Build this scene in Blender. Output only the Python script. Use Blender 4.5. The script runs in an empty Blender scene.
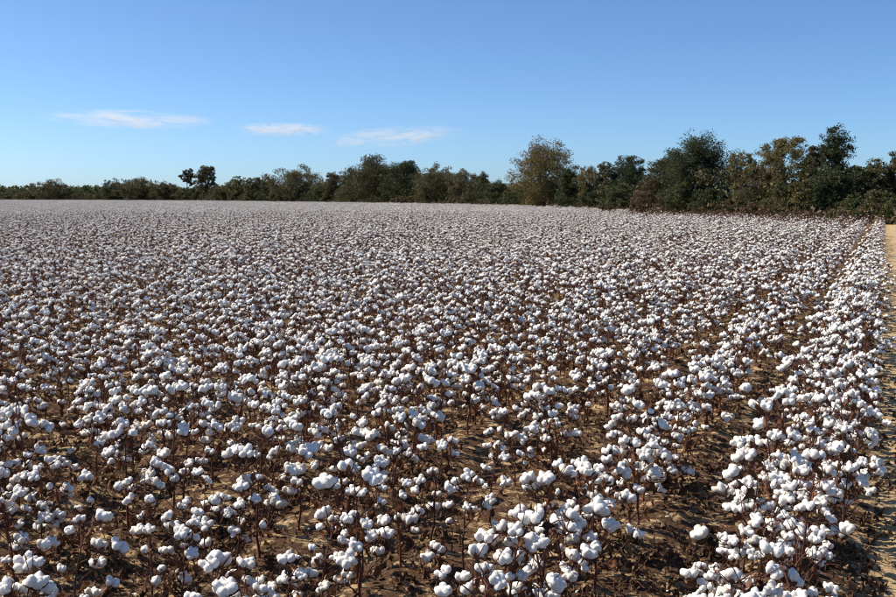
import bpy, bmesh, math, random
import numpy as np
from mathutils import Vector, Matrix, Euler, noise

R = math.radians
rng = np.random.default_rng(11)
random.seed(5)
scene = bpy.context.scene
COL = scene.collection

# ------------------------------------------------------------------ camera, sky, sun, exposure
CAM_H = 2.1            # eye height above the field, metres
F_PX = 1000.0          # focal length in pixels of the 896 px wide photograph
HORIZON = 196.5        # photograph row of the horizon
PITCH = math.atan((298.5 - HORIZON) / F_PX)
cam_data = bpy.data.cameras.new('camera')
cam_data.sensor_width = 36.0
cam_data.lens = 36.0 * F_PX / 896.0
cam_data.clip_start = 0.05
cam_data.clip_end = 60000
cam = bpy.data.objects.new('camera', cam_data)
COL.objects.link(cam)
cam.location = (0, 0, CAM_H)
cam.rotation_euler = (math.pi / 2 - PITCH, 0, 0)
scene.camera = cam

SUN_EL = R(44)
SUN_AZ = R(-76)        # clockwise from the view direction (+Y): the sun stands left, a little ahead
sun_dir = Vector((math.sin(SUN_AZ) * math.cos(SUN_EL), math.cos(SUN_AZ) * math.cos(SUN_EL), math.sin(SUN_EL)))
world = bpy.data.worlds.new('World')
scene.world = world
world.use_nodes = True
wn = world.node_tree
sky = wn.nodes.new('ShaderNodeTexSky')
sky.sky_type = 'NISHITA'
sky.sun_disc = False
sky.sun_elevation = SUN_EL
sky.sun_rotation = SUN_AZ
sky.altitude = 0
sky.air_density = 0.6
sky.dust_density = 0.6
sky.ozone_density = 8.0
bg = wn.nodes['Background']
bg.inputs['Strength'].default_value = 0.105
tint = wn.nodes.new('ShaderNodeMix'); tint.data_type = 'RGBA'; tint.blend_type = 'MULTIPLY'
tint.inputs[0].default_value = 1.0
tint.inputs[7].default_value = (1.02, 1.09, 1.05, 1)      # camera white balance of the clear sky
wn.links.new(sky.outputs[0], tint.inputs[6])
wn.links.new(tint.outputs[2], bg.inputs['Color'])
sun_data = bpy.data.lights.new('sun', 'SUN')
sun_data.energy = 5.0
sun_data.angle = R(0.53)
sun_data.color = (1.0, 0.905, 0.765)
sun = bpy.data.objects.new('sun', sun_data)
COL.objects.link(sun)
sun.rotation_euler = (-sun_dir).to_track_quat('-Z', 'Y').to_euler()
sun.location = (-20, -5, 30)

vs = scene.view_settings
vs.view_transform = 'Standard'
vs.look = 'None'
vs.exposure = 0.50
vs.gamma = 1.0
scene.render.engine = 'CYCLES'
scene.cycles.use_denoising = True
scene.cycles.denoising_prefilter = 'ACCURATE'
scene.cycles.filter_width = 1.15
scene.cycles.max_bounces = 5
scene.cycles.diffuse_bounces = 3
scene.cycles.volume_bounces = 6
scene.cycles.transparent_max_bounces = 12

# ------------------------------------------------------------------ helpers
def prop(o, label=None, cat=None, group=None, kind=None):
    if label: o['label'] = label
    if cat: o['category'] = cat
    if group: o['group'] = group
    if kind: o['kind'] = kind
    return o

def mesh_np(name, V, F, mats, midx=None, smooth=False, colattr=None):
    """V (n,3), F (m,k) faces of one size, as a mesh."""
    V = np.asarray(V, np.float32); F = np.asarray(F, np.int32)
    me = bpy.data.meshes.new(name)
    k = F.shape[1]
    me.vertices.add(len(V)); me.vertices.foreach_set('co', V.ravel())
    me.loops.add(F.size); me.loops.foreach_set('vertex_index', F.ravel())
    me.polygons.add(len(F))
    me.polygons.foreach_set('loop_start', np.arange(0, F.size, k, dtype=np.int32))
    me.polygons.foreach_set('loop_total', np.full(len(F), k, np.int32))
    for m in mats: me.materials.append(m)
    if midx is not None: me.polygons.foreach_set('material_index', np.asarray(midx, np.int32))
    sm = np.full(len(F), bool(smooth)) if not isinstance(smooth, np.ndarray) else smooth
    me.polygons.foreach_set('use_smooth', sm)
    me.update(calc_edges=True)
    return me

def add(name, me, parent=None, loc=(0, 0, 0), rot=(0, 0, 0), scale=1.0):
    o = bpy.data.objects.new(name, me)
    COL.objects.link(o)
    o.location = loc; o.rotation_euler = rot
    o.scale = (scale, scale, scale) if not hasattr(scale, '__len__') else scale
    if parent is not None: o.parent = parent
    return o

def empty(name, loc=(0, 0, 0), rz=0.0, s=1.0):
    o = bpy.data.objects.new(name, None)
    o.empty_display_size = 0.1
    COL.objects.link(o)
    o.location = loc; o.rotation_euler = (0, 0, rz); o.scale = (s, s, s)
    return o

class Tri:
    """collects triangle soups with material slots"""
    def __init__(s): s.V = []; s.F = []; s.M = []; s.S = []; s.n = 0
    def add(s, V, F, m=0, smooth=True):
        V = np.asarray(V, float); F = np.asarray(F, int)
        if F.shape[1] == 4: F = np.concatenate([F[:, [0, 1, 2]], F[:, [0, 2, 3]]])
        s.V.append(V); s.F.append(F + s.n); s.M.append(np.full(len(F), m)); s.S.append(np.full(len(F), smooth)); s.n += len(V)
    def arrays(s):
        return np.concatenate(s.V), np.concatenate(s.F), np.concatenate(s.M), np.concatenate(s.S)
    def mesh(s, name, mats):
        V, F, M, S = s.arrays()
        return mesh_np(name, V, F, mats, M, S)

def ico(sub):
    bm = bmesh.new(); bmesh.ops.create_icosphere(bm, subdivisions=sub, radius=1)
    V = np.array([v.co[:] for v in bm.verts]); F = np.array([[v.index for v in f.verts] for f in bm.faces]); bm.free()
    return V, F
ICO = {k: ico(k) for k in (1, 2, 3)}

def tube(pts, rad, sides=5):
    """tapered tube along a polyline -> V, quads"""
    pts = np.asarray(pts, float); n = len(pts)
    T = np.gradient(pts, axis=0); T /= np.linalg.norm(T, axis=1)[:, None] + 1e-9
    up = np.array([0.31, 0.17, 0.93]) if abs(T[0, 2]) < 0.8 else np.array([0.9, 0.3, 0.1])
    A = np.cross(T, up); A /= np.linalg.norm(A, axis=1)[:, None] + 1e-9
    B = np.cross(T, A)
    a = np.linspace(0, 2 * math.pi, sides, endpoint=False)
    rad = np.asarray(rad, float).reshape(-1, 1, 1)
    V = pts[:, None, :] + rad * (np.cos(a)[None, :, None] * A[:, None, :] + np.sin(a)[None, :, None] * B[:, None, :])
    F = []
    for i in range(n - 1):
        for j in range(sides):
            F.append((i * sides + j, i * sides + (j + 1) % sides, (i + 1) * sides + (j + 1) % sides, (i + 1) * sides + j))
    return V.reshape(-1, 3), np.array(F)

def rotm(e): return np.array(Euler(e).to_matrix())
def at(px, Y):
    """photograph column at forward distance Y -> world x"""
    return (px - 448.0) / F_PX * Y

# ------------------------------------------------------------------ materials
def mat(name):
    m = bpy.data.materials.new(name); m.use_nodes = True
    nt = m.node_tree; p = nt.nodes['Principled BSDF']
    return m, nt, p
def node(nt, t, **kw):
    n = nt.nodes.new(t)
    for k, v in kw.items(): setattr(n, k, v)
    return n
def ramp(nt, fac, stops, interp='LINEAR'):
    r = node(nt, 'ShaderNodeValToRGB'); cr = r.color_ramp; cr.interpolation = interp
    while len(cr.elements) < len(stops): cr.elements.new(0.5)
    for e, (p, c) in zip(cr.elements, stops): e.position = p; e.color = (*c, 1)
    nt.links.new(fac, r.inputs[0]); return r.outputs[0]
def nz(nt, scale, detail=4, rough=0.55, coord='Object', vec=None, distort=0.0):
    n = node(nt, 'ShaderNodeTexNoise'); n.inputs['Scale'].default_value = scale
    n.inputs['Detail'].default_value = detail; n.inputs['Roughness'].default_value = rough
    n.inputs['Distortion'].default_value = distort
    if vec is None:
        tc = node(nt, 'ShaderNodeTexCoord'); vec = tc.outputs[coord]
    nt.links.new(vec, n.inputs['Vector']); return n.outputs['Fac']
def bump(nt, p, h, strength=0.5, dist=0.01):
    b = node(nt, 'ShaderNodeBump'); b.inputs['Strength'].default_value = strength; b.inputs['Distance'].default_value = dist
    nt.links.new(h, b.inputs['Height']); nt.links.new(b.outputs[0], p.inputs['Normal'])
def mixc(nt, fac, a, b, mode='MIX'):
    m = node(nt, 'ShaderNodeMix', data_type='RGBA', blend_type=mode)
    if hasattr(fac, 'links'): nt.links.new(fac, m.inputs[0])
    else: m.inputs[0].default_value = fac
    for s, i in ((a, 6), (b, 7)):
        if hasattr(s, 'links'): nt.links.new(s, m.inputs[i])
        else: m.inputs[i].default_value = (*s, 1)
    return m.outputs[2]
def island(nt):
    """per-leaf random number, different again on each object"""
    g = node(nt, 'ShaderNodeNewGeometry'); oi = node(nt, 'ShaderNodeObjectInfo')
    a = node(nt, 'ShaderNodeMath', operation='ADD'); f = node(nt, 'ShaderNodeMath', operation='FRACT')
    nt.links.new(g.outputs['Random Per Island'], a.inputs[0]); nt.links.new(oi.outputs['Random'], a.inputs[1])
    nt.links.new(a.outputs[0], f.inputs[0]); return f.outputs[0]

def cotton_mat():
    m, nt, p = mat('cotton_lint')
    r = island(nt)
    c = ramp(nt, r, [(0, (.84, .815, .765)), (.5, (.87, .85, .81)), (.8, (.80, .775, .73)), (.93, (.76, .71, .63)), (1, (.62, .56, .48))])
    fleck = ramp(nt, nz(nt, 60, 3), [(0, (.70, .58, .46)), (.33, (.97, .95, .92)), (.4, (1, 1, 1))])
    nt.links.new(mixc(nt, 1.0, c, fleck, 'MULTIPLY'), p.inputs['Base Color'])
    p.inputs['Roughness'].default_value = 1.0; p.inputs['Specular IOR Level'].default_value = 0.03
    p.subsurface_method = 'BURLEY'
    p.inputs['Subsurface Weight'].default_value = .75; p.inputs['Subsurface Scale'].default_value = 1.0
    p.inputs['Subsurface Radius'].default_value = (.014, .013, .012)
    bump(nt, p, nz(nt, 230, 5, .75), 0.9, 0.006)
    return m
def plain(name, cols, rough=0.8, scale=40, b=0.4, bd=0.003, spec=0.25):
    m, nt, p = mat(name)
    r = island(nt); n = len(cols)
    c = ramp(nt, r, [(i / (n - 1), k) for i, k in enumerate(cols)])
    d = ramp(nt, nz(nt, scale, 4), [(.25, (.55, .55, .55)), (.7, (1.15, 1.15, 1.15))])
    nt.links.new(mixc(nt, 1.0, c, d, 'MULTIPLY'), p.inputs['Base Color'])
    p.inputs['Roughness'].default_value = rough; p.inputs['Specular IOR Level'].default_value = spec
    bump(nt, p, nz(nt, scale * 3, 4), b, bd)
    return m
def leafy(name, cols, trans=0.25, rough=0.6):
    m, nt, p = mat(name)
    r = island(nt); n = len(cols)
    c = ramp(nt, r, [(i / (n - 1), k) for i, k in enumerate(cols)])
    big = ramp(nt, nz(nt, 0.45, 3), [(.3, (.72, .78, .8)), (.7, (1.25, 1.15, 1.05))])
    c2 = mixc(nt, 1.0, c, big, 'MULTIPLY')
    nt.links.new(c2, p.inputs['Base Color'])
    p.inputs['Roughness'].default_value = rough; p.inputs['Specular IOR Level'].default_value = 0.25
    t = node(nt, 'ShaderNodeBsdfTranslucent'); nt.links.new(c2, t.inputs['Color'])
    mx = node(nt, 'ShaderNodeMixShader'); mx.inputs[0].default_value = trans
    nt.links.new(p.outputs[0], mx.inputs[1]); nt.links.new(t.outputs[0], mx.inputs[2])
    nt.links.new(mx.outputs[0], nt.nodes['Material Output'].inputs['Surface'])
    return m

M_COTTON = cotton_mat()
M_STEM = plain('cotton_stem_bark', [(.085, .032, .022), (.15, .056, .036), (.105, .044, .031)], .75, 60)
M_BURR = plain('dry_burr', [(.10, .045, .026), (.17, .08, .042), (.07, .032, .02)], .7, 80)
M_DRY = leafy('dry_cotton_leaf', [(.10, .042, .024), (.16, .07, .036), (.22, .10, .05), (.075, .034, .022), (.27, .13, .065)], .2, .75)
M_LITTER = leafy('leaf_litter', [(.055, .028, .017), (.11, .058, .032), (.24, .15, .085), (.04, .021, .014), (.085, .044, .026), (.32, .22, .13)], .1, .8)
M_BARK = plain('tree_bark', [(.07, .055, .042), (.11, .09, .07), (.085, .065, .05)], .9, 3, .6, .03)

PAL = {
    'dark':   [(.022, .034, .014), (.034, .048, .019), (.048, .050, .022), (.028, .040, .016)],
    'oak':    [(.032, .040, .016), (.050, .052, .022), (.075, .056, .026), (.040, .046, .018)],
    'olive':  [(.050, .058, .022), (.075, .075, .030), (.095, .072, .034), (.055, .062, .024)],
    'autumn': [(.090, .082, .030), (.125, .096, .032), (.135, .085, .028), (.068, .070, .026)],
    'brown':  [(.066, .058, .027), (.092, .070, .036), (.056, .054, .024), (.080, .074, .034)],
    'green':  [(.042, .056, .018), (.058, .070, .024), (.072, .076, .028), (.046, .058, .019)],
    'weed':   [(.095, .062, .036), (.125, .082, .048), (.075, .056, .032), (.085, .078, .036)],
    'gold':   [(.110, .095, .035), (.150, .115, .040), (.085, .085, .032), (.120, .085, .034)],
}
LEAFM = {k: leafy('foliage_' + k, [tuple(min(.2, c * 1.42) for c in q) for q in v], .3) for k, v in PAL.items()}

def ramp_range(nt, v, a, b):
    m = node(nt, 'ShaderNodeMapRange'); m.inputs['From Min'].default_value = a; m.inputs['From Max'].default_value = b
    nt.links.new(v, m.inputs['Value']); return m.outputs[0]
def soil_mat():
    m, nt, p = mat('sandy_field_soil')
    a = ramp(nt, nz(nt, 0.9, 5), [(.3, (.42, .30, .165)), (.7, (.52, .385, .225))])
    b = ramp(nt, nz(nt, 26, 6, .7), [(.3, (.76, .72, .66)), (.6, (1.06, 1.05, 1.02))])
    c = mixc(nt, 1.0, a, b, 'MULTIPLY')
    tc = node(nt, 'ShaderNodeTexCoord'); dp = node(nt, 'ShaderNodeVectorMath', operation='DOT_PRODUCT')
    nt.links.new(tc.outputs['Object'], dp.inputs[0]); dp.inputs[1].default_value = (-math.cos(R(23.6)), math.sin(R(23.6)), 0)
    ed = node(nt, 'ShaderNodeMapRange'); ed.inputs['From Min'].default_value = -.22; ed.inputs['From Max'].default_value = .10
    ed.inputs['To Min'].default_value = -.24; ed.inputs['To Max'].default_value = 0.05      # lane side: hardly any litter
    nt.links.new(dp.outputs['Value'], ed.inputs['Value'])
    sm = node(nt, 'ShaderNodeMath', operation='ADD'); nt.links.new(nz(nt, 7, 6, .75, distort=.4), sm.inputs[0]); nt.links.new(ed.outputs[0], sm.inputs[1])
    lit = ramp(nt, sm.outputs[0], [(.46, (0, 0, 0)), (.54, (1, 1, 1))])
    dirt = ramp(nt, nz(nt, 48, 3), [(.3, (.045, .024, .015)), (.7, (.14, .08, .045))])
    # beyond the lane the sand gives way raggedly to rough grass
    gv = node(nt, 'ShaderNodeMath', operation='ADD'); nt.links.new(dp.outputs['Value'], gv.inputs[0]); nt.links.new(nz(nt, 1.6, 5, .7), gv.inputs[1])
    gm = ramp_range(nt, gv.outputs[0], -1.75, -1.35)
    gc = ramp(nt, nz(nt, 14, 5, .7), [(.3, (.045, .055, .02)), (.55, (.10, .095, .04)), (.75, (.20, .15, .075))])
    nt.links.new(mixc(nt, gm, gc, mixc(nt, lit, c, dirt)), p.inputs['Base Color'])
    p.inputs['Roughness'].default_value = .95; p.inputs['Specular IOR Level'].default_value = .1
    bump(nt, p, nz(nt, 35, 8, .7), .8, .03)
    return m
def grass_mat():
    m, nt, p = mat('rough_grass_ground')
    a = ramp(nt, nz(nt, .12, 6), [(.3, (.06, .075, .025)), (.5, (.10, .09, .04)), (.7, (.16, .115, .06))])
    b = ramp(nt, nz(nt, 9, 6, .7), [(.3, (.6, .6, .6)), (.7, (1.2, 1.2, 1.2))])
    nt.links.new(mixc(nt, 1.0, a, b, 'MULTIPLY'), p.inputs['Base Color'])
    p.inputs['Roughness'].default_value = 1; p.inputs['Specular IOR Level'].default_value = .05
    bump(nt, p, nz(nt, 12, 8, .7), .8, .1)
    return m

# ------------------------------------------------------------------ field frame: u along the rows, v across them to the left
ROW_A = R(23.6)
U = np.array([math.sin(ROW_A), math.cos(ROW_A)])
Vv = np.array([-math.cos(ROW_A), math.sin(ROW_A)])
PITCH_ROW = 0.96
V0 = 0.39              # centre line of the outermost row
def uv(u, v): return u * U + v * Vv
# far edge of the crop: photograph column -> forward distance
EDGE = np.array([(-260, 480), (0, 425), (100, 390), (200, 337), (330, 248), (450, 193), (545, 146), (600, 124), (700, 98), (800, 83), (896, 76), (1100, 70)], float)
def edge_y(px): return np.interp(px, EDGE[:, 0], EDGE[:, 1])
def px_of(x, y): return 448 + F_PX * x / np.maximum(y, 1e-3)

# ------------------------------------------------------------------ ground, field, lane
def soil_z(x, y):
    v = x * Vv[0] + y * Vv[1]; u = x * U[0] + y * U[1]
    bed = 0.035 * math.cos((v - V0) / PITCH_ROW * 2 * math.pi) if v > V0 - PITCH_ROW / 2 else -0.035
    return bed + 0.05 * noise.noise((x * 1.3, y * 1.3, 0)) + 0.025 * noise.noise((x * 5, y * 5, 3)) + 0.012 * noise.noise((x * 14, y * 14, 7))

g = add('ground', mesh_np('ground', [(-3000, -300, -.18), (3000, -300, -.18), (3000, 4000, -.18), (-3000, 4000, -.18)], [(0, 1, 2, 3)], [grass_mat()]))
prop(g, kind='structure')

def grid_sheet(name, us, vs_, m, zf):
    V = []; nu, nv = len(us), len(vs_)
    for u in us:
        for v in vs_:
            x, y = uv(u, v); V.append((x, y, zf(x, y)))
    idx = np.arange(nu * nv).reshape(nu, nv)
    F = np.stack([idx[:-1, :-1], idx[1:, :-1], idx[1:, 1:], idx[:-1, 1:]], -1).reshape(-1, 4)
    return prop(add(name, mesh_np(name, V, F, [m], smooth=True)), kind='structure')

near_u = np.concatenate([np.arange(-2, 16, .085), np.arange(16, 34, .3), [36, 40, 50, 70, 90, 110]])
near_v = np.concatenate([np.arange(-0.02, 9, .085), np.arange(9, 26, .3), [28, 32, 40, 60, 90]])
def fz(x, y):
    d = math.hypot(x, y); f = max(0.0, min(1.0, (34 - d) / 10))
    return soil_z(x, y) * f if f > 0 else 0.0
grid_sheet('field_soil', near_u, near_v, soil_mat(), fz)
# the rest of the field, to its far edge
Vf = [(*uv(108, 88), -.02)]
poly = [uv(-2, 88), uv(108, 88), uv(108, -.02)] 
far = []
for px in (896, 800, 700, 600, 545, 450, 330, 200, 100, 0, -260):
    y = edge_y(px) + 2; far.append((at(px, y), y))
pts = [uv(-2, 20)] + far
Vp = [(p[0], p[1], -.06) for p in pts]
bmf = bmesh.new(); bmf.faces.new([bmf.verts.new(v) for v in Vp]); me = bpy.data.meshes.new('far_field_soil'); bmf.to_mesh(me); bmf.free()
me.materials.append(bpy.data.materials['sandy_field_soil'])
prop(add('far_field_soil', me), kind='structure')
grid_sheet('sandy_lane', np.concatenate([np.arange(-2, 16, .1), np.arange(16, 34, .5), np.arange(34, 84, 2)]), np.concatenate([np.arange(-1.6, -0.02, .1), [-0.02]]), bpy.data.materials['sandy_field_soil'], fz)
grid_sheet('lane_verge', np.concatenate([np.arange(-2, 16, .1), np.arange(16, 34, .5), np.arange(34, 84, 2)]), np.array([-6, -4.5, -3.5, -2.8, -2.4, -2.1, -1.8, -1.6]), bpy.data.materials['sandy_field_soil'], fz)

# ------------------------------------------------------------------ cotton: boll, burr, leaf shapes
def nvec(P, f, seed):
    return np.array([noise.noise((p[0] * f + seed, p[1] * f, p[2] * f)) for p in P])

def boll_shape(seed, sub):
    """five or four puffy locks of lint round one axis, about 8 cm across"""
    r = random.Random(seed)
    t = Tri(); n = r.choice([4, 5, 5, 4]); a0 = r.uniform(0, 6.28)
    droop = r.random() < .3; open_ = r.uniform(.85, 1.18)
    half = seed % 6 == 5      # half-open boll, still small and tight
    if half: open_ = .55; droop = False
    for k in range(n + 1):
        V, F = ICO[sub]
        if k == n:                      # middle puff
            c = np.array([r.uniform(-.005, .005), r.uniform(-.005, .005), .022]); sc = np.array([.014, .014, .014]); q = np.eye(3)
        else:
            a = a0 + 2 * math.pi * (k + r.uniform(-.14, .14)) / n
            tilt = r.uniform(.4, .9) * open_
            ln = r.uniform(.0195, .0255)
            sc = np.array([r.uniform(.0150, .0185), r.uniform(.0150, .0190), ln])
            if half: sc = sc * .78
            q = rotm((0, tilt, a))
            c = np.array([math.cos(a) * .0228 * open_, math.sin(a) * .0228 * open_, .016 + r.uniform(-.005, .006)])
            if droop and k == 0:
                q = rotm((0, 2.3, a)); c = np.array([math.cos(a) * .027, math.sin(a) * .027, -.001]); sc[2] *= 1.35
        P = V * sc
        if sub >= 2:
            s = seed * 7.3 + k * 3.1
            d = 1 + .17 * nvec(V, 1.25, s) + .16 * nvec(V, 3.1, s + 9) + (.13 * nvec(V, 7.0, s + 20) if sub == 3 else 0)
        else: d = 1 + .18 * nvec(V, 1.3, seed + k)
        P = P * d[:, None]
        t.add(P @ q.T + c, F, 0)
    return t

def burr_shape(seed):
    """dry carpels spread like a star under the lint"""
    r = random.Random(seed); t = Tri(); n = r.choice([4, 5])
    for k in range(n):
        a = 2 * math.pi * k / n + r.uniform(-.1, .1); ca, sa = math.cos(a), math.sin(a)
        prof = [(.004, -.012, .004), (.018, -.010, .011), (.033, -.001, .010), (.045, .009 + r.uniform(-.004, .006), .001)]
        V = []
        for (d, z, w) in prof:
            for s in (-1, 0, 1):
                V.append((ca * d - sa * w * s, sa * d + ca * w * s, z + (-.003 if s == 0 else 0)))
        F = [(i * 3 + j, i * 3 + j + 1, i * 3 + j + 4, i * 3 + j + 3) for i in range(3) for j in range(2)]
        t.add(V, F, 0)
    Vt, Ft = tube([(0, 0, -.045), (0, 0, -.012)], [.0022, .004], 4); t.add(Vt, Ft, 0)
    return t

def leaf_shape(seed, size=.026, n=5):
    """crumpled dry leaf, curled along the midrib"""
    r = random.Random(seed); V = []; F = []
    wid = [.2, .8, 1.0, .7, .1] if n == 5 else [.3, 1.0, .2]; curl = r.uniform(.3, 1.3)
    for i in range(n):
        x = i / (n - 1) * 2.2 - .3
        for j in (-1, 0, 1):
            V.append((x * size * (1 - .25 * curl * i / n), j * wid[i] * size * r.uniform(.45, 1.0), size * (abs(j) * r.uniform(.2, 1.5) - .5 * x * x * curl * r.uniform(.5, 1.1) + r.uniform(-.25, .25))))
    for i in range(n - 1):
        for j in range(2):
            F.append((i * 3 + j, i * 3 + j + 1, i * 3 + j + 4, i * 3 + j + 3))
    t = Tri(); t.add(V, F, 0); return t

NB = 12
BOLL3 = [boll_shape(100 + i, 3) for i in range(NB)]
BOLL2 = [boll_shape(100 + i, 2) for i in range(NB)]
BOLL1 = [boll_shape(100 + i, 1) for i in range(NB)]
BURR = [burr_shape(i) for i in range(5)]
LEAF = [leaf_shape(i) for i in range(8)]
ME_BOLL3 = [b.mesh('boll', [M_COTTON]) for b in BOLL3]
ME_BOLL2 = [b.mesh('boll', [M_COTTON]) for b in BOLL2]
ME_BURR = [b.mesh('burr', [M_BURR]) for b in BURR]
ME_LEAF = [l.mesh('leaf', [M_DRY]) for l in LEAF]

def plant_recipe(seed, rich):
    """stem skeleton plus the places of its bolls and leaves"""
    r = random.Random(seed)
    h = r.uniform(.52, .80) * (1.0 if not rich else .97)
    wood = []; bolls = []; leaves = []
    lean = Vector((r.uniform(-.10, .10), r.uniform(-.10, .10), 0))
    n = 9; main = []
    for i in range(n):
        f = i / (n - 1)
        main.append((lean.x * f * f + r.uniform(-.007, .007), lean.y * f * f + r.uniform(-.007, .007), -.06 + (h + .06) * f))
    main = np.array(main)
    wood.append((main, np.linspace(.0082, .0022, n) * r.uniform(.85, 1.15)))
    nb = r.randint(9, 12) if not rich else r.randint(11, 14)
    a = r.uniform(0, 6.28)
    for i in range(nb):
        f = .16 + .82 * i / (nb - 1) + r.uniform(-.02, .02)
        f = min(f, .985)
        p = np.array([np.interp(f * (n - 1), range(n), main[:, k]) for k in range(3)])
        a += 2.4 + r.uniform(-.5, .5)
        L = (.33 - .25 * f) * r.uniform(.55, 1.25) * (1.12 if rich else 1)
        el = r.uniform(.35, .95)
        d = np.array([math.cos(a) * math.cos(el), math.sin(a) * math.cos(el), math.sin(el)])
        m1 = p + d * L * .5 + np.array([r.uniform(-.015, .015), r.uniform(-.015, .015), .005])
        e = p + d * L + np.array([r.uniform(-.02, .02), r.uniform(-.02, .02), -.02 * r.random()])
        wood.append((np.array([p, m1, e]), np.array([.0034, .0026, .0019])))
        if r.random() < (.84 if rich else .80):
            bolls.append((e + d * .03, a, r.uniform(.1, .85), r.uniform(.68, 1.06)))
        if r.random() < (.35 if rich else .30) and L > .08:
            s = r.choice((-1, 1)); q = np.array([-math.sin(a) * s, math.cos(a) * s, .35]); q /= np.linalg.norm(q)
            e2 = m1 + q * r.uniform(.04, .065)
            wood.append((np.array([m1, (m1 + e2) / 2 + np.array([0, 0, -.004]), e2]), np.array([.0022, .0018, .0015])))
            bolls.append((e2 + q * .02, a + s, r.uniform(.1, .9), r.uniform(.62, .95)))
        for _ in range(r.choice((0, 1, 1)) if rich else r.choice((0, 1, 1, 2))):
            m1_ = p + d * L * r.uniform(.1, .9); leaves.append((m1_ + np.array([0, 0, -.02]), (r.uniform(-1, 1), r.uniform(-.2, 1.6), r.uniform(0, 6.28)), r.uniform(.6, 1.3)))
        for _ in range(r.choice((1, 1, 2, 3))):      # bare twigs
            e3 = e + np.array([r.uniform(-.08, .08), r.uniform(-.08, .08), r.uniform(.0, .14)])
            wood.append((np.array([e, (e + e3) / 2, e3]), np.array([.0024, .0020, .0014])))
    if r.random() < .55:      # bare stem tip above the last boll
        tip = main[-1]; e = tip + np.array([r.uniform(-.03, .03), r.uniform(-.03, .03), r.uniform(.05, .15)])
        wood.insert(1, (np.array([tip, (tip + e) / 2 + np.array([.004, 0, 0]), e]), np.array([.0024, .002, .0014])))
        if r.random() < .6:
            e2 = tip + (e - tip) * .5; e3 = e2 + np.array([r.uniform(-.06, .06), r.uniform(-.06, .06), r.uniform(.02, .06)])
            wood.append((np.array([e2, (e2 + e3) / 2, e3]), np.array([.0018, .0015, .0011])))
    empties = []
    for _ in range(r.choice((1, 2, 3))):
        pts = r.choice(wood[2:])[0]; empties.append((pts[-1], (r.uniform(-.6, .6), r.uniform(-.3, 1.2), r.uniform(0, 6.28)), r.uniform(.7, 1.0), r.randrange(5)))
    t = Tri()
    for pts, rad in wood: t.add(*tube(pts, rad * 1.12, 5), 0)
    out = []
    for (p, a_, tilt, s) in bolls:
        out.append((p, (r.uniform(-.25, .25), tilt, a_), s * r.uniform(1.18, 1.34), r.randrange(NB), r.randrange(5)))
    return dict(h=h, empties=empties, wood=wood, stem=t, bolls=out, leaves=[(p, e, s, r.randrange(8)) for p, e, s in leaves])

N_IN, N_RICH = 16, 10
REC = [plant_recipe(200 + i, False) for i in range(N_IN)] + [plant_recipe(400 + i, True) for i in range(N_RICH)]
for rc in REC: rc['stem_me'] = rc['stem'].mesh('stem', [M_STEM])

def joined(rc, bolls_lod, with_burr=True, leafs=True, sides=None, out=None, M4=None, bscale=1.0):
    """one plant as a single soup (for the far crop)"""
    t = out if out is not None else Tri()
    X = np.eye(4) if M4 is None else M4
    def tr(P): return P @ X[:3, :3].T + X[:3, 3]
    if sides is None:
        V, F, M, S = rc['stem'].arrays(); t.add(tr(V), F, 1)
    else:
        for pts, rad in rc['wood'][:16]:
            V, F = tube(pts, rad * 1.2, sides); t.add(tr(V), F, 1)
    for (p, e, s, kb, kc) in rc['bolls']:
        q = rotm(e) * s * bscale
        V, F, M, S = bolls_lod[kb].arrays(); t.add(tr(V @ q.T + p), F, 0)
        if with_burr:
            V, F, M, S = BURR[kc].arrays(); t.add(tr(V @ q.T + p), F, 2)
    for (p, e, s, k) in rc['empties']:
        V, F, M, S = BURR[k].arrays(); t.add(tr(V @ (rotm(e) * s).T + p), F, 2)
    if leafs:
        for (p, e, s, k) in rc['leaves']:
            V, F, M, S = LEAF[k].arrays(); t.add(tr(V @ (rotm(e) * s).T + p), F, 3, False)
    return t

# ------------------------------------------------------------------ where every plant stands
SEG = 1.92
LOD_D = 30.0
plants = []        # x, y, rz, s, rich, row, u
segs = {1: [], 2: []}
pr = random.Random(77)
nrows = 470
for k in range(nrows):
    v = V0 + PITCH_ROW * k + (.07 if k else 0)
    u = -1.0 + pr.uniform(0, SEG)
    seg_len = SEG
    while u < 520:
        c = uv(u + seg_len / 2, v); d = math.hypot(*c)
        if d > 130: seg_len = 3 * SEG
        px = px_of(c[0], c[1])
        if c[1] > 0.3 and d < LOD_D:
            n = 8 if k else 10
            gap = pr.random() < .05 and k > 0
            for i in range(n):
                if gap and i in (2, 3, 4): continue
                if k > 0 and pr.random() < .07: continue
                uu = u + (i + .5 + pr.uniform(-.42, .42)) * seg_len / n
                p = uv(uu, v + pr.gauss(0, .095 if k else .14))
                plants.append((p[0], p[1], pr.uniform(0, 6.28), pr.uniform(.80, 1.12) + .13 * noise.noise((p[0] * .45, p[1] * .45, 2)) - (.15 if math.hypot(*p) < 4.8 else 0), k == 0, k, uu))
        elif c[1] > 0 and -170 < px < 1060 and c[1] < edge_y(px):
            lod = 1 if d < 95 else 2
            # end rows near the far edge on the right grow thin
            thin = pr.random() < (px - 500) / 160 and c[1] > edge_y(px) * (.70 + pr.gauss(0, .035))
            if pr.random() > .05: segs[lod].append((c[0], c[1], seg_len > SEG, thin))
        u += seg_len

def in_view(x, y, z=.5, margin=12):
    if y < .5: return False
    px = px_of(x, y); py = HORIZON + F_PX * (CAM_H - z) / y
    return -margin < px < 896 + margin and py < 597 + 55
vis = [(math.hypot(p[0], p[1]), i) for i, p in enumerate(plants) if in_view(p[0], p[1])]
vis.sort()
near_ids = [i for d, i in vis[:300]]
near_set = set(near_ids)

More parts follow.
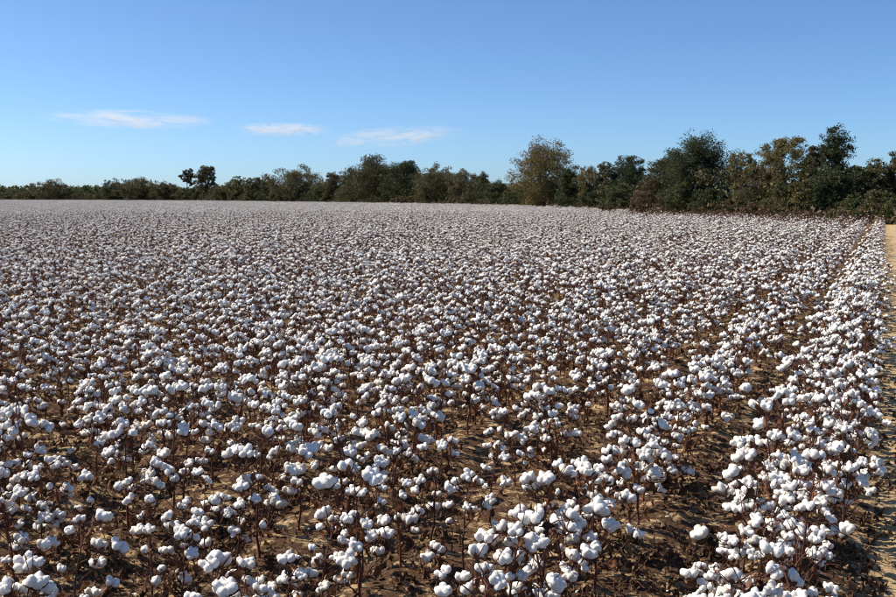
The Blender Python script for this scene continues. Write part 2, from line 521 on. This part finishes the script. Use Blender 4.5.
# ------------------------------------------------------------------ the 300 nearest cotton plants, each a thing
def ordinal(n): return '%d%s' % (n, 'th' if 10 <= n % 100 <= 20 else {1: 'st', 2: 'nd', 3: 'rd'}.get(n % 10, 'th'))
rows = {}
for i in near_ids: rows.setdefault(plants[i][5], []).append(i)
for k in rows: rows[k].sort(key=lambda i: plants[i][6])
rk = random.Random(3)
for k in sorted(rows):
    for j, i in enumerate(rows[k]):
        x, y, rz, s, rich, row, uu = plants[i]
        ri = rk.randrange(N_IN) if not rich else N_IN + rk.randrange(N_RICH)
        rc = REC[ri]
        root = empty('cotton_plant', (x, y, fz(x, y)), rz, s)
        look = 'tall' if rc['h'] * s > .76 else ('short' if rc['h'] * s < .62 else 'mid-height')
        full = 'heavily laden' if len(rc['bolls']) > 12 else ('sparse' if len(rc['bolls']) < 9 else 'dry')
        if k == 0: lab = '%s %s cotton plant, %s from the front in the edge row along the lane' % (look, full, ordinal(j + 1))
        else: lab = '%s %s cotton plant, %s from the front in the %s row from the lane' % (look, full, ordinal(j + 1), ordinal(k + 1))
        prop(root, lab, 'cotton plant', 'cotton plants in the foreground rows')
        add('stem', rc['stem_me'], root)
        dist = math.hypot(x, y)
        for (p, e, sc, kb, kc) in rc['bolls']:
            b = add('boll', (ME_BOLL3 if dist < 9 else ME_BOLL2)[kb], root, p, e, sc)
            add('burr', ME_BURR[kc], b)
        for (p, e, sc, kc) in rc['empties']:
            add('empty_burr', ME_BURR[kc], root, p, e, sc)
        for (p, e, sc, kl) in rc['leaves']:
            add('leaf', ME_LEAF[kl], root, p, e, sc)

# ------------------------------------------------------------------ the rest of the crop, one mass
MATS4 = [M_COTTON, M_STEM, M_BURR, M_DRY]
protos = []
def proto(t):
    me = t.mesh('crop_variant', MATS4)
    protos.append(bpy.data.objects.new('crop_variant', me)); return len(protos) - 1
near_var = [proto(joined(rc, BOLL2 if True else BOLL3)) for rc in REC]
def seg_proto(length, lod, per_m, seed, thin=False, bscale=1.0):
    r = random.Random(seed); t = Tri(); n = int(length * per_m)
    for i in range(n):
        rc = REC[r.randrange(N_IN)]
        a = r.uniform(0, 6.28); s = r.uniform(.82, 1.12) * (.8 if thin else 1)
        X = np.eye(4); X[:3, :3] = rotm((0, 0, a)) * s
        X[:3, 3] = (r.gauss(0, .11), (i + .5 + r.uniform(-.4, .4)) * length / n - length / 2, 0)
        rc2 = rc
        if thin: rc2 = dict(rc); rc2['bolls'] = [b for b in rc['bolls'] if r.random() < .14]
        joined(rc2, BOLL1, True, True, None if lod == 1 else 3, t, X, bscale)
    return proto(t)
LOD1 = [seg_proto(SEG, 1, 4.1, 900 + i) for i in range(7)]
LOD1T = [seg_proto(SEG, 1, 3.3, 950 + i, True) for i in range(4)]
LOD2 = [seg_proto(SEG, 2, 4.1, 1000 + i) for i in range(6)]
LOD2T = [seg_proto(SEG, 2, 3.3, 1050 + i, True) for i in range(3)]
LOD2L = [seg_proto(3 * SEG, 2, 4.1, 1100 + i) for i in range(5)]
LOD2LT = [seg_proto(3 * SEG, 2, 3.3, 1150 + i, True) for i in range(3)]
pos, rotz, scl, idx = [], [], [], []
for i, (x, y, rz, s, rich, row, uu) in enumerate(plants):
    if i in near_set: continue
    pos.append((x, y, fz(x, y))); rotz.append(rz); scl.append(s)
    idx.append(near_var[rk.randrange(N_IN) if not rich else N_IN + rk.randrange(N_RICH)])
for lod in (1, 2):
    for (x, y, lng, thin) in segs[lod]:
        pos.append((x, y, 0 if math.hypot(x, y) < 90 else -.03)); rotz.append(-ROW_A + (math.pi if rk.random() < .5 else 0)); scl.append(rk.uniform(.82, 1.18))
        if lod == 1: pool = LOD1T if thin else LOD1
        elif lng: pool = LOD2LT if thin else LOD2L
        else: pool = LOD2T if thin else LOD2
        idx.append(rk.choice(pool))
me = bpy.data.meshes.new('cotton_crop')
me.vertices.add(len(pos)); me.vertices.foreach_set('co', np.array(pos, np.float32).ravel())
for nm, ty, data in (('turn', 'FLOAT', rotz), ('size', 'FLOAT', scl), ('variant', 'INT', idx)):
    a = me.attributes.new(nm, ty, 'POINT'); a.data.foreach_set('value', np.array(data, np.float32 if ty == 'FLOAT' else np.int32))
me.update()
crop = add('cotton_crop', me)
prop(crop, 'mass of white cotton stretching in rows to the far tree line', 'cotton crop', kind='stuff')
ng = bpy.data.node_groups.new('crop_rows', 'GeometryNodeTree')
ng.interface.new_socket('Geometry', in_out='INPUT', socket_type='NodeSocketGeometry')
ng.interface.new_socket('Geometry', in_out='OUTPUT', socket_type='NodeSocketGeometry')
gi = ng.nodes.new('NodeGroupInput'); go = ng.nodes.new('NodeGroupOutput')
jn = ng.nodes.new('GeometryNodeJoinGeometry')
def named(nm, ty):
    n = ng.nodes.new('GeometryNodeInputNamedAttribute'); n.data_type = ty; n.inputs['Name'].default_value = nm; return n.outputs['Attribute']
at_i = named('variant', 'INT'); at_r = named('turn', 'FLOAT'); at_s = named('size', 'FLOAT')
cx = ng.nodes.new('ShaderNodeCombineXYZ'); ng.links.new(at_r, cx.inputs['Z'])
er = ng.nodes.new('FunctionNodeEulerToRotation'); ng.links.new(cx.outputs[0], er.inputs[0])
for k, po in enumerate(protos):
    oi = ng.nodes.new('GeometryNodeObjectInfo'); oi.inputs['Object'].default_value = po; oi.inputs['As Instance'].default_value = False
    cp = ng.nodes.new('FunctionNodeCompare'); cp.data_type = 'INT'; cp.operation = 'EQUAL'
    ng.links.new(at_i, cp.inputs[2]); cp.inputs[3].default_value = k
    ip = ng.nodes.new('GeometryNodeInstanceOnPoints')
    ng.links.new(gi.outputs[0], ip.inputs['Points']); ng.links.new(cp.outputs[0], ip.inputs['Selection'])
    ng.links.new(oi.outputs['Geometry'], ip.inputs['Instance']); ng.links.new(er.outputs[0], ip.inputs['Rotation'])
    ng.links.new(at_s, ip.inputs['Scale'])
    ng.links.new(ip.outputs[0], jn.inputs[0])
ng.links.new(jn.outputs[0], go.inputs[0])
md = crop.modifiers.new('crop_rows', 'NODES'); md.node_group = ng

# ------------------------------------------------------------------ leaf litter and twigs on the soil
def litter():
    r = random.Random(21); t = Tri()
    arr = [leaf_shape(50 + i, .026, 3).arrays()[:2] for i in range(8)]
    n = 0
    while n < 42000:
        d = 2.5 + 20 * r.random() ** 1.35; px = r.uniform(-120, 1000)
        x = at(px, d); y = d
        v = x * Vv[0] + y * Vv[1]
        if v < -.05 and r.random() < min(.97, .35 + (-v) * 2.2): continue
        # litter gathers in drifts
        if noise.noise((x * 1.7, y * 1.7, 5)) + .5 * noise.noise((x * 4.5, y * 4.5, 8)) < r.uniform(-.33, .22): continue
        V, F = arr[r.randrange(8)]
        q = rotm((r.uniform(-.5, .5) + (math.pi if r.random() < .5 else 0), r.uniform(-.5, .5), r.uniform(0, 6.28))) * r.uniform(.25, .95)
        t.add(V @ q.T + np.array([x, y, fz(x, y) + r.uniform(.004, .035)]), F, 0, False); n += 1
    o = add('leaf_litter', t.mesh('leaf_litter', [M_LITTER]))
    prop(o, 'brown dry leaf litter strewn over the sandy soil between the plants', 'leaf litter', kind='stuff')
    t = Tri()
    for i in range(2200):
        d = 2.8 + 11 * r.random() ** 1.2; px = r.uniform(-80, 960); x = at(px, d); y = d
        if x * Vv[0] + y * Vv[1] < .05: continue
        a = r.uniform(0, 6.28); L = r.uniform(.06, .2); z = fz(x, y) + .012
        e = np.array([math.cos(a) * L, math.sin(a) * L, r.uniform(0, .06)]); p = np.array([x, y, z])
        t.add(*tube(np.array([p, p + e * .5 + np.array([0, 0, .012]), p + e]), np.array([.0028, .0024, .0016]), 4), 0)
    tl = Tri()
    for i in range(420):
        d = 2.8 + 13 * r.random() ** 1.2; px = r.uniform(-60, 950); x = at(px, d); y = d
        if x * Vv[0] + y * Vv[1] < -.15: continue
        V, F, M, S = BOLL2[r.randrange(NB)].arrays()
        q = rotm((r.uniform(0, 6), r.uniform(0, 6), 0)) * np.array([1, r.uniform(.5, 1), r.uniform(.3, .7)])[:, None] * r.uniform(.14, .42)
        tl.add(V @ q.T + np.array([x, y, fz(x, y) + .012]), F, 0)
    prop(add('fallen_lint', tl.mesh('fallen_lint', [M_COTTON])), 'small white tufts of fallen lint lying on the soil', 'lint', kind='stuff')
    prop(add('twig_litter', t.mesh('twig_litter', [M_STEM])), 'broken brown twigs scattered on the soil under the plants', 'twigs', kind='stuff')
litter()

# ------------------------------------------------------------------ trees and bushes
def leaf_soup(centers, size, n_rng, elong=1.5):
    n = len(centers)
    a = n_rng.normal(size=(n, 3)); a /= np.linalg.norm(a, axis=1)[:, None]
    b = n_rng.normal(size=(n, 3)); b -= (a * b).sum(1)[:, None] * a; b /= np.linalg.norm(b, axis=1)[:, None]
    s = size * n_rng.uniform(.6, 1.3, size=(n, 1))
    V = np.stack([centers - a * s * elong * .5, centers + b * s * .42, centers + a * s * elong * .5, centers - b * s * .42], 1).reshape(-1, 3)
    F = np.arange(n * 4).reshape(n, 4)
    return V, F

def grow(kind_shape, h, w, seed, lobes, clumps, leaves, leaf, cb=.1, airy=0.0, trunk_r=None, twigs=True, low=.0):
    """returns trunk soup and crown leaf arrays for a tree h high, w wide"""
    r = random.Random(seed); nr = np.random.default_rng(seed)
    tr = trunk_r or max(.06, h * .018)
    T = Tri()
    lean = np.array([r.uniform(-.05, .05) * h, r.uniform(-.04, .04) * h])
    tp = np.array([(lean[0] * f * f + r.uniform(-.01, .01) * h * (f > 0), lean[1] * f * f, -.2 + (h * .86 + .2) * f) for f in np.linspace(0, 1, 8)])
    T.add(*tube(tp, np.linspace(tr, tr * .15, 8), 7), 0)
    C = []
    for k in range(lobes):
        f = (k + r.random()) / lobes
        zf = cb + (1 - cb) * (f ** .8)
        if kind_shape == 'dome': rad = math.sin(min(1, (1 - (zf - cb) / (1 - cb)) * 1.15 + .05) * math.pi / 2) ** .7
        elif kind_shape == 'cone': rad = max(.08, 1.0 - .92 * (zf - cb) / (1 - cb))
        elif kind_shape == 'vase': rad = .45 + .55 * math.sin(min(1.0, max(0, zf - cb) / (1 - cb) * 1.15) * math.pi * .78)
        elif kind_shape == 'layer': rad = (.55 + .45 * math.sin(zf * 17 + seed)) * (1.05 - .75 * (zf - cb) / (1 - cb))
        else: rad = math.sin(max(.12, (zf - cb) / (1 - cb) * .93 + .04) * math.pi) ** .6
        a = k * 2.4 + r.uniform(-.5, .5)
        ro = w * .5 * rad * r.uniform(.4, .92)
        lr = min(w * r.uniform(.17, .27), h * .28) * (1 if kind_shape != 'layer' else .85)
        c = np.array([lean[0] * zf + math.cos(a) * ro, lean[1] * zf + math.sin(a) * ro, zf * h - lr * max(0, (zf - .45)) * 1.75])
        c[2] = max(c[2], lr * .45)
        base = np.array([np.interp(max(.0, zf - .22) * h, tp[:, 2], tp[:, j]) for j in range(3)])
        mid = (base + c) / 2 + np.array([0, 0, -.03 * h])
        T.add(*tube(np.array([base, mid, c]), np.array([tr * .42, tr * .26, tr * .09]), 5), 0)
        for j in range(clumps):
            dvec = np.array([r.gauss(0, 1), r.gauss(0, 1), r.gauss(0, .8)]); dvec /= np.linalg.norm(dvec)
            cc = c + dvec * lr * r.uniform(.45, 1.1)
            cc[2] = max(cc[2], .25)
            if twigs: T.add(*tube(np.array([c, (c + cc) / 2 + np.array([0, 0, .04 * lr]), cc + dvec * lr * (.25 if airy else .05)]), np.array([tr * .09, tr * .06, tr * .02]), 3), 0)
            n = int(leaves * r.uniform(.35, 1.55) * (1 - airy * r.uniform(.2, 1)))
            if n < 1: continue
            pp = nr.normal(size=(n, 3)); pp /= np.linalg.norm(pp, axis=1)[:, None]
            pp *= (nr.random((n, 1)) ** .5) * lr * .44 * np.array([1, 1, .72])
            C.append(cc + pp)
    C = np.concatenate(C); C[:, 2] = np.maximum(C[:, 2], .08 + .1 * np.random.default_rng(seed).random(len(C)))
    V, F = leaf_soup(C, leaf, nr)
    return T, V, F

def tree(name, label, cat, px, ytop, wpx, shape, pal, dY=6.0, group=None, lobes=20, clumps=11, leaves=76, cb=.08, airy=0.0, leaf=None, Y=None, trunk_name='trunk', crown_name='crown', seed=None, dens=1.0):
    y = Y or edge_y(px) + dY
    h = CAM_H + (HORIZON - ytop) / F_PX * y
    w = wpx * 1.15 / F_PX * y
    sd = seed or int(px * 13 + ytop * 7)
    lf = leaf or max(.112, y * .00095)
    # enough leaves to cover the crown about four times over
    leaves = int(min(17000 * dens, dens * (4.6 if cat == 'tree' else 4.0) * w * h / (lf * lf * .63)) / (lobes * clumps))
    T, V, F = grow(shape, h, w, sd, lobes, clumps, leaves, lf, cb, airy)
    root = empty(name, (at(px, y), y, -.15), 0)
    add(trunk_name, T.mesh(trunk_name, [M_BARK]), root)
    add(crown_name, mesh_np(crown_name, V, F, [LEAFM[pal]]), root)
    prop(root, label, cat, group)
    return root

TG = 'trees along the far field edge'
# name, label, px, ytop, wpx, shape, palette, extras
TREES = [
 ('bushy_tree', 'brownish airy tree rising above the low bluish wood at far left', 53, 178, 36, 'round', 'brown', dict(airy=.35, dY=8)),
 ('bushy_tree', 'low green bushy tree left of the brownish airy tree at far left', 30, 190, 26, 'dome', 'olive', dict(dY=5)),
 ('bushy_tree', 'low olive bushy tree at the far left edge of the picture', 2, 192, 30, 'dome', 'olive', dict(dY=14)),
 ('bushy_tree', 'low dark bushy tree just right of the brownish airy tree', 84, 191, 30, 'dome', 'olive', dict(dY=24)),
 ('bushy_tree', 'small dark two-tipped tree left of the rounded olive tree', 115, 178.5, 20, 'vase', 'dark', dict(dY=5)),
 ('bushy_tree', 'broad rounded olive tree between the two-tipped and dark low trees', 140, 175, 38, 'round', 'olive', dict(dY=8)),
 ('bushy_tree', 'low dark green tree right of the broad rounded olive tree', 167, 180, 30, 'dome', 'oak', dict(dY=8)),
 ('slender_tree', 'slender tree with bare trunk and small leaning crown beside the tall crown', 188.5, 167.5, 12, 'round', 'oak', dict(cb=.58, dY=5, lobes=9, airy=.15)),
 ('oak_tree', 'tallest tree in the left quarter with dark rounded upright crown', 207, 163.5, 18, 'round', 'oak', dict(cb=.30, dY=5)),
 ('bushy_tree', 'low green tree at the right foot of the tall upright crown', 222, 184, 24, 'dome', 'olive', dict(dY=4)),
 ('bushy_tree', 'olive brown tree with rounded top near left cloud gap', 237, 175.5, 21, 'round', 'olive', dict(dY=5)),
 ('slender_tree', 'narrow brown tree right of the olive brown rounded tree', 254, 175, 17, 'vase', 'brown', dict(cb=.3, dY=6, airy=.2)),
 ('bushy_tree', 'dark low tree left of the broad thin-topped brown tree', 270, 176, 22, 'dome', 'dark', dict(dY=7)),
 ('bushy_tree', 'broad brown-green tree with thin see-through top in the left half', 297, 164.5, 48, 'vase', 'brown', dict(airy=.3, dY=7)),
 ('bushy_tree', 'yellow-green bush-like tree below the brown pointed tree', 322, 181, 26, 'dome', 'green', dict(dY=3)),
 ('bushy_tree', 'pointed brown tree left of the large dark dome tree', 333, 170, 22, 'cone', 'brown', dict(dY=8)),
 ('bushy_tree', 'thin yellowish tree leaning on the left flank of the dome tree', 350, 166, 18, 'vase', 'olive', dict(dY=8, airy=.3)),
 ('oak_tree', 'large dark dome-shaped tree left of the picture centre', 372, 154, 56, 'dome', 'oak', dict(dY=8, lobes=30, dens=1.5)),
 ('oak_tree', 'dark green tree right behind the large dome tree', 407, 156.5, 44, 'dome', 'dark', dict(dY=12, lobes=18, dens=1.2)),
 ('bushy_tree', 'olive rounded tree in the middle of the central tree line', 440, 163.5, 42, 'round', 'olive', dict(dY=8)),
 ('bushy_tree', 'brownish bare-topped tree right of the olive central tree', 464, 168, 32, 'vase', 'brown', dict(dY=8, airy=.4)),
 ('bushy_tree', 'small dark tree with pointed tip right of the bare-topped tree', 482, 171, 20, 'cone', 'dark', dict(dY=8)),
 ('bushy_tree', 'low dark green rounded tree left of the tall golden tree', 498, 177, 32, 'dome', 'dark', dict(dY=6)),
 ('golden_tree', 'tall golden-brown airy tree standing out right of centre', 544, 136.5, 58, 'round', 'autumn', dict(dY=7, lobes=34, clumps=12, airy=.12, cb=.03, dens=1.7)),
 ('cedar_tree', 'dark dense cedar tucked under the right side of the golden tree', 570, 163, 30, 'cone', 'dark', dict(dY=5, cb=.02)),
 ('bushy_tree', 'olive yellow tree just right of the golden tree and cedar', 590, 164, 24, 'round', 'gold', dict(dY=8, airy=.2)),
 ('bushy_tree', 'small thin tree with pale rounded top right of the olive yellow tree', 604, 159, 18, 'round', 'olive', dict(dY=9, airy=.3)),
 ('oak_tree', 'dark green flat-topped tree between the golden tree and great oak', 628, 152, 40, 'dome', 'dark', dict(dY=14, lobes=18, dens=1.3)),
 ('bushy_tree', 'brown-green tree on the left shoulder of the great dark oak', 661, 150, 34, 'round', 'oak', dict(dY=8)),
 ('oak_tree', 'great dark oak with domed crown left of the golden airy tree at right', 696, 129, 66, 'dome', 'dark', dict(dY=9, lobes=34, clumps=12, dens=2.3)),
 ('slender_tree', 'thin half-bare tree with yellow leaves right of the great oak', 740, 148, 24, 'vase', 'gold', dict(dY=8, airy=.55, cb=.25)),
 ('bushy_tree', 'brown leafy tree below the airy yellow-green tree', 757, 163, 34, 'round', 'brown', dict(dY=6)),
 ('golden_tree', 'airy yellow-green tree between the great oak and ragged dark tree', 777, 131, 46, 'round', 'gold', dict(dY=8, airy=.3, lobes=20, cb=.15, dens=1.5)),
 ('ragged_tree', 'tallest ragged dark tree with layered crown near the right edge', 833, 123.5, 50, 'layer', 'dark', dict(dY=8, lobes=26, clumps=10, airy=.12)),
 ('bushy_tree', 'smaller dark crown against the left side of the ragged tree', 811, 142, 26, 'round', 'oak', dict(dY=9, airy=.2)),
 ('oak_tree', 'shadowy dark tree directly in front of the ragged tree', 822, 165, 46, 'dome', 'dark', dict(dY=5)),
 ('bushy_tree', 'dark tree low on the right of the ragged tree', 856, 160, 28, 'round', 'dark', dict(dY=7)),
 ('bushy_tree', 'olive green tree with loose top beside the right picture edge', 876, 154, 30, 'round', 'olive', dict(dY=8, airy=.15)),
 ('oak_tree', 'dark tree cut off by the right edge of the picture', 901, 149, 36, 'dome', 'oak', dict(dY=10)),
 ('bushy_tree', 'dark tree beyond the right edge of the picture', 940, 150, 50, 'dome', 'dark', dict(dY=12)),
]
for (nm, lab, px, yt, w, sh, pal, kw) in TREES:
    tree(nm, lab, 'tree', px, yt, w, sh, pal, group=TG, **kw)

SH = 'bushes at the foot of the tree line'
SHRUBS = [
 ('shrub', 'reddish brown brush below the right flank of the dome tree', 402, 195, 26, 'weed', 2),
 ('shrub', 'green bush right of the reddish brush under the dark central tree', 424, 190, 28, 'olive', 3),
 ('shrub', 'rusty low brush in the middle below the olive central tree', 452, 198, 30, 'weed', 2),
 ('shrub', 'green low bush left of the dark rounded tree near centre', 470, 189, 26, 'olive', 4),
 ('shrub', 'rusty brush under the low dark green rounded tree', 492, 197, 28, 'weed', 2),
 ('shrub', 'green bush at the left foot of the golden tree', 512, 189, 24, 'green', 3),
 ('shrub', 'tawny brush at the foot of the golden tree', 530, 196, 26, 'gold', 2),
 ('shrub', 'dark green bush right of the cedar', 594, 188, 30, 'dark', 4),
 ('shrub', 'bright green bush in front of the dark flat-topped tree', 618, 181, 34, 'green', 4),
 ('shrub', 'tawny brush at the foot of the bright green bush', 612, 199, 30, 'weed', 2),
 ('shrub', 'tall reddish-brown brush left of the great oak', 648, 181, 32, 'weed', 3),
 ('shrub', 'tan weedy bush in front of the oak left shoulder', 668, 188, 26, 'brown', 2),
 ('shrub', 'leafy green bush in front of the great oak', 682, 178, 30, 'green', 3),
 ('shrub', 'dark green bush at the foot of the great oak', 708, 184, 34, 'dark', 3),
 ('shrub', 'tan dry weed clump right of the great oak foot', 727, 196, 20, 'weed', 1.5),
 ('shrub', 'green bush under the thin half-bare tree', 745, 187, 32, 'olive', 3),
 ('shrub', 'red-brown brush under the brown leafy tree', 752, 199, 26, 'weed', 1.5),
 ('shrub', 'olive bush below the airy yellow-green tree', 777, 182, 34, 'olive', 3),
 ('shrub', 'red-brown brush right of the olive bush and left of the shadowy tree', 778, 201, 28, 'weed', 1.5),
 ('shrub', 'yellow-green bush left of the shadowy dark tree', 799, 176, 26, 'gold', 3),
 ('shrub', 'green bush at the right foot of the ragged tree', 852, 190, 30, 'green', 3),
 ('shrub', 'olive bush under the loose-topped tree near right edge', 872, 187, 30, 'olive', 2.5),
 ('shrub', 'low grassy green bush by the lane end', 868, 204, 36, 'green', 1.2),
 ('shrub', 'green bush at the right picture edge above the lane', 896, 190, 32, 'green', 2),
 ('shrub', 'dark bush between the dome tree and pointed brown tree', 347, 185, 28, 'olive', 3),
 ('shrub', 'dark bush under the broad thin-topped brown tree', 300, 186, 30, 'dark', 3),
 ('shrub', 'green bush under the narrow brown tree', 252, 190, 30, 'olive', 3),
 ('shrub', 'green bush under the slender leaning tree', 184, 190, 28, 'olive', 3),
 ('shrub', 'green bush under the small two-tipped tree', 106, 192, 26, 'olive', 2),
 ('shrub', 'dark green bush left of the broad thin-topped tree', 278, 188, 26, 'olive', 3),
]
for (nm, lab, px, yt, w, pal, dy) in SHRUBS:
    tree(nm, lab, 'bush', px, yt, w, 'dome', pal, dY=dy, group=SH, lobes=11, clumps=9, leaves=60, cb=.1, trunk_name='stem', crown_name='foliage')

# low weeds along the edge, nobody could count them
def edge_weeds():
    nr = np.random.default_rng(8); r = random.Random(9)
    for nm, pal, lab, cnt in (('edge_weeds', 'weed', 'reddish brown weeds fringing the far edge of the cotton', 420), ('edge_grass', 'green', 'green rough grass along the foot of the trees', 260)):
        C = []
        for i in range(cnt):
            px = r.uniform(330, 930) if nm == 'edge_weeds' else r.choice((r.uniform(800, 960), r.uniform(0, 900)))
            y = edge_y(px) + r.uniform(.3, 5); hh = r.uniform(.4, 1.1) * (1 if nm == 'edge_weeds' else .6)
            n = 34; p = nr.normal(size=(n, 3)) * np.array([.55, .4, hh * .45]) + np.array([at(px, y), y, hh * .5]); p[:, 2] = np.abs(p[:, 2]) - .1; C.append(p)
        C = np.concatenate(C); V, F = leaf_soup(C, .22, nr, 2.0)
        prop(add(nm, mesh_np(nm, V, F, [LEAFM[pal]])), lab, 'weeds' if nm == 'edge_weeds' else 'grass', kind='stuff')
edge_weeds()

def undergrowth():
    nr = np.random.default_rng(14); r = random.Random(16)
    sky_px = [-120, 100, 180, 260, 330, 372, 420, 470, 510, 545, 600, 640, 700, 745, 780, 830, 870, 960]
    sky_y = [191, 190, 187, 184, 180, 170, 170, 175, 183, 170, 176, 172, 158, 171, 165, 160, 171, 166]
    C = []; Mi = []
    px = -120.0
    while px < 960:
        y0 = edge_y(px)
        for row in range(3):
            y = y0 + 9 + row * 6 + r.uniform(-2, 2)
            yt = np.interp(px, sky_px, sky_y) + r.uniform(-3, 9)
            h = CAM_H + (HORIZON - yt) / F_PX * y; wr = max(1.4, h * .30)
            for k in range(5):
                c = np.array([at(px, y) + r.gauss(0, wr * .5), y + r.gauss(0, 1), h * (.12 + .74 * r.random())])
                n = 75; p = nr.normal(size=(n, 3)); p /= np.linalg.norm(p, axis=1)[:, None]; p *= nr.random((n, 1)) ** .45 * wr * .62
                C.append(c + p); Mi.append(np.full(n, r.choice((0, 0, 1, 1, 2, 3))))
        px += max(3.0, 1500 / y0 * .9)
    C = np.concatenate(C); Mi = np.concatenate(Mi); C[:, 2] = np.abs(C[:, 2])
    V, F = leaf_soup(C, .28, nr, 1.4)
    prop(add('undergrowth', mesh_np('undergrowth', V, F, [LEAFM['dark'], LEAFM['oak'], LEAFM['olive'], LEAFM['brown']], Mi)), 'tangled dark undergrowth filling the gaps behind the tree line', 'undergrowth', kind='stuff')
undergrowth()

def verge_grass():
    nr = np.random.default_rng(31); r = random.Random(32); V = []; F = []; n = 0
    for i in range(2600):
        u = 1.0 + 60 * r.random() ** 1.6; v = -2.05 - abs(r.gauss(0, 1.1)); x, y = uv(u, v)
        if noise.noise((x * .9, y * .9, 1)) < r.uniform(-.5, .2): continue
        for b in range(9):
            a = r.uniform(0, 6.28); L = r.uniform(.05, .17); w = .004; dx, dy = math.cos(a), math.sin(a)
            bx, by = x + r.gauss(0, .03), y + r.gauss(0, .03); z = fz(x, y) - .01
            V += [(bx - dy * w, by + dx * w, z), (bx + dy * w, by - dx * w, z), (bx + dx * L * .35, by + dy * L * .35, z + L * .8), (bx + dx * L * .75, by + dy * L * .75, z + L)]
            F += [(n, n + 1, n + 2), (n, n + 2, n + 3)]; n += 4
    prop(add('verge_grass', mesh_np('verge_grass', V, F, [LEAFM['olive']])), 'rough grass tufts on the far side of the sandy lane', 'grass', kind='stuff')
verge_grass()

def far_wood():
    nr = np.random.default_rng(4); r = random.Random(6); C = []
    px = -170.0
    while px < 640:
        for row in range(3):
            y = 720 + row * 40 + r.uniform(-10, 10)
            h = CAM_H + (HORIZON - r.uniform(185, 189)) / F_PX * y
            x = at(px + r.uniform(-3, 3), y); w = r.uniform(4, 7)
            n = 150
            p = nr.normal(size=(n, 3)); p /= np.linalg.norm(p, axis=1)[:, None]; p *= nr.random((n, 1)) ** .4
            C.append(p * np.array([w * .75, w * .75, h * .5]) + np.array([x, y, h * .52]))
        px += 4.5
    C = np.concatenate(C); V, F = leaf_soup(C, 1.5, nr, 1.3)
    prop(add('distant_wood', mesh_np('distant_wood', V, F, [LEAFM['green']])), 'low dark distant wood on the horizon behind the left trees', 'wood', kind='stuff')
far_wood()

# ------------------------------------------------------------------ thin clouds low over the left trees
def cloud(label, px0, px1, py, thick_px, seed, dens, tilt):
    D = 14000.0
    x = at((px0 + px1) / 2, D); z = CAM_H + (HORIZON - py) / F_PX * D
    rx = (px1 - px0) / 2 / F_PX * D; rz = thick_px / 2 / F_PX * D; ry = rx * .6
    V, F = ICO[3]
    r = 1 + .10 * nvec(V, 1.6, seed)
    m = bpy.data.materials.new('thin_cloud'); m.use_nodes = True; nt = m.node_tree
    nt.nodes.remove(nt.nodes['Principled BSDF'])
    pv = node(nt, 'ShaderNodeVolumePrincipled'); pv.inputs['Color'].default_value = (1, 1, 1, 1); pv.inputs['Anisotropy'].default_value = .2
    tc = node(nt, 'ShaderNodeTexCoord')
    ln = node(nt, 'ShaderNodeVectorMath', operation='LENGTH'); nt.links.new(tc.outputs['Object'], ln.inputs[0])
    fall = node(nt, 'ShaderNodeMapRange'); fall.inputs['From Min'].default_value = .95; fall.inputs['From Max'].default_value = .1
    fall.inputs['To Min'].default_value = 0; fall.inputs['To Max'].default_value = 1
    nt.links.new(ln.outputs['Value'], fall.inputs['Value'])
    mp = node(nt, 'ShaderNodeMapping'); mp.inputs['Scale'].default_value = (3.4, 1.3, 1.9); mp.inputs['Location'].default_value = (seed * 3.7, seed, 0); mp.inputs['Rotation'].default_value = (0, .35, 0)
    nt.links.new(tc.outputs['Object'], mp.inputs['Vector'])
    nf = nz(nt, 1.0, 6, .62, vec=mp.outputs[0], distort=.9)
    mr = node(nt, 'ShaderNodeMapRange'); mr.inputs['From Min'].default_value = .43; mr.inputs['From Max'].default_value = .66
    nt.links.new(nf, mr.inputs['Value'])
    mu = node(nt, 'ShaderNodeMath', operation='MULTIPLY'); nt.links.new(fall.outputs[0], mu.inputs[0]); nt.links.new(mr.outputs[0], mu.inputs[1])
    m2 = node(nt, 'ShaderNodeMath', operation='MULTIPLY'); nt.links.new(mu.outputs[0], m2.inputs[0]); m2.inputs[1].default_value = dens / ry
    nt.links.new(m2.outputs[0], pv.inputs['Density'])
    nt.links.new(pv.outputs[0], nt.nodes['Material Output'].inputs['Volume'])
    o = add('cloud', mesh_np('cloud', V * r[:, None], F, [m], smooth=True), None, (x, D, z), (0, tilt, 0), (rx, ry, rz))
    prop(o, label, 'cloud', 'thin clouds low in the sky')
cloud('longest thin white cloud, leftmost, low over the left trees', 36, 234, 121, 21, 1, 2.7, .03)
cloud('short thin white cloud in the middle of the three', 226, 342, 131, 17, 2, 2.7, .01)
cloud('feathery slanting cloud above the large dark dome tree, rightmost', 314, 474, 138, 23, 3, 2.4, -.07)
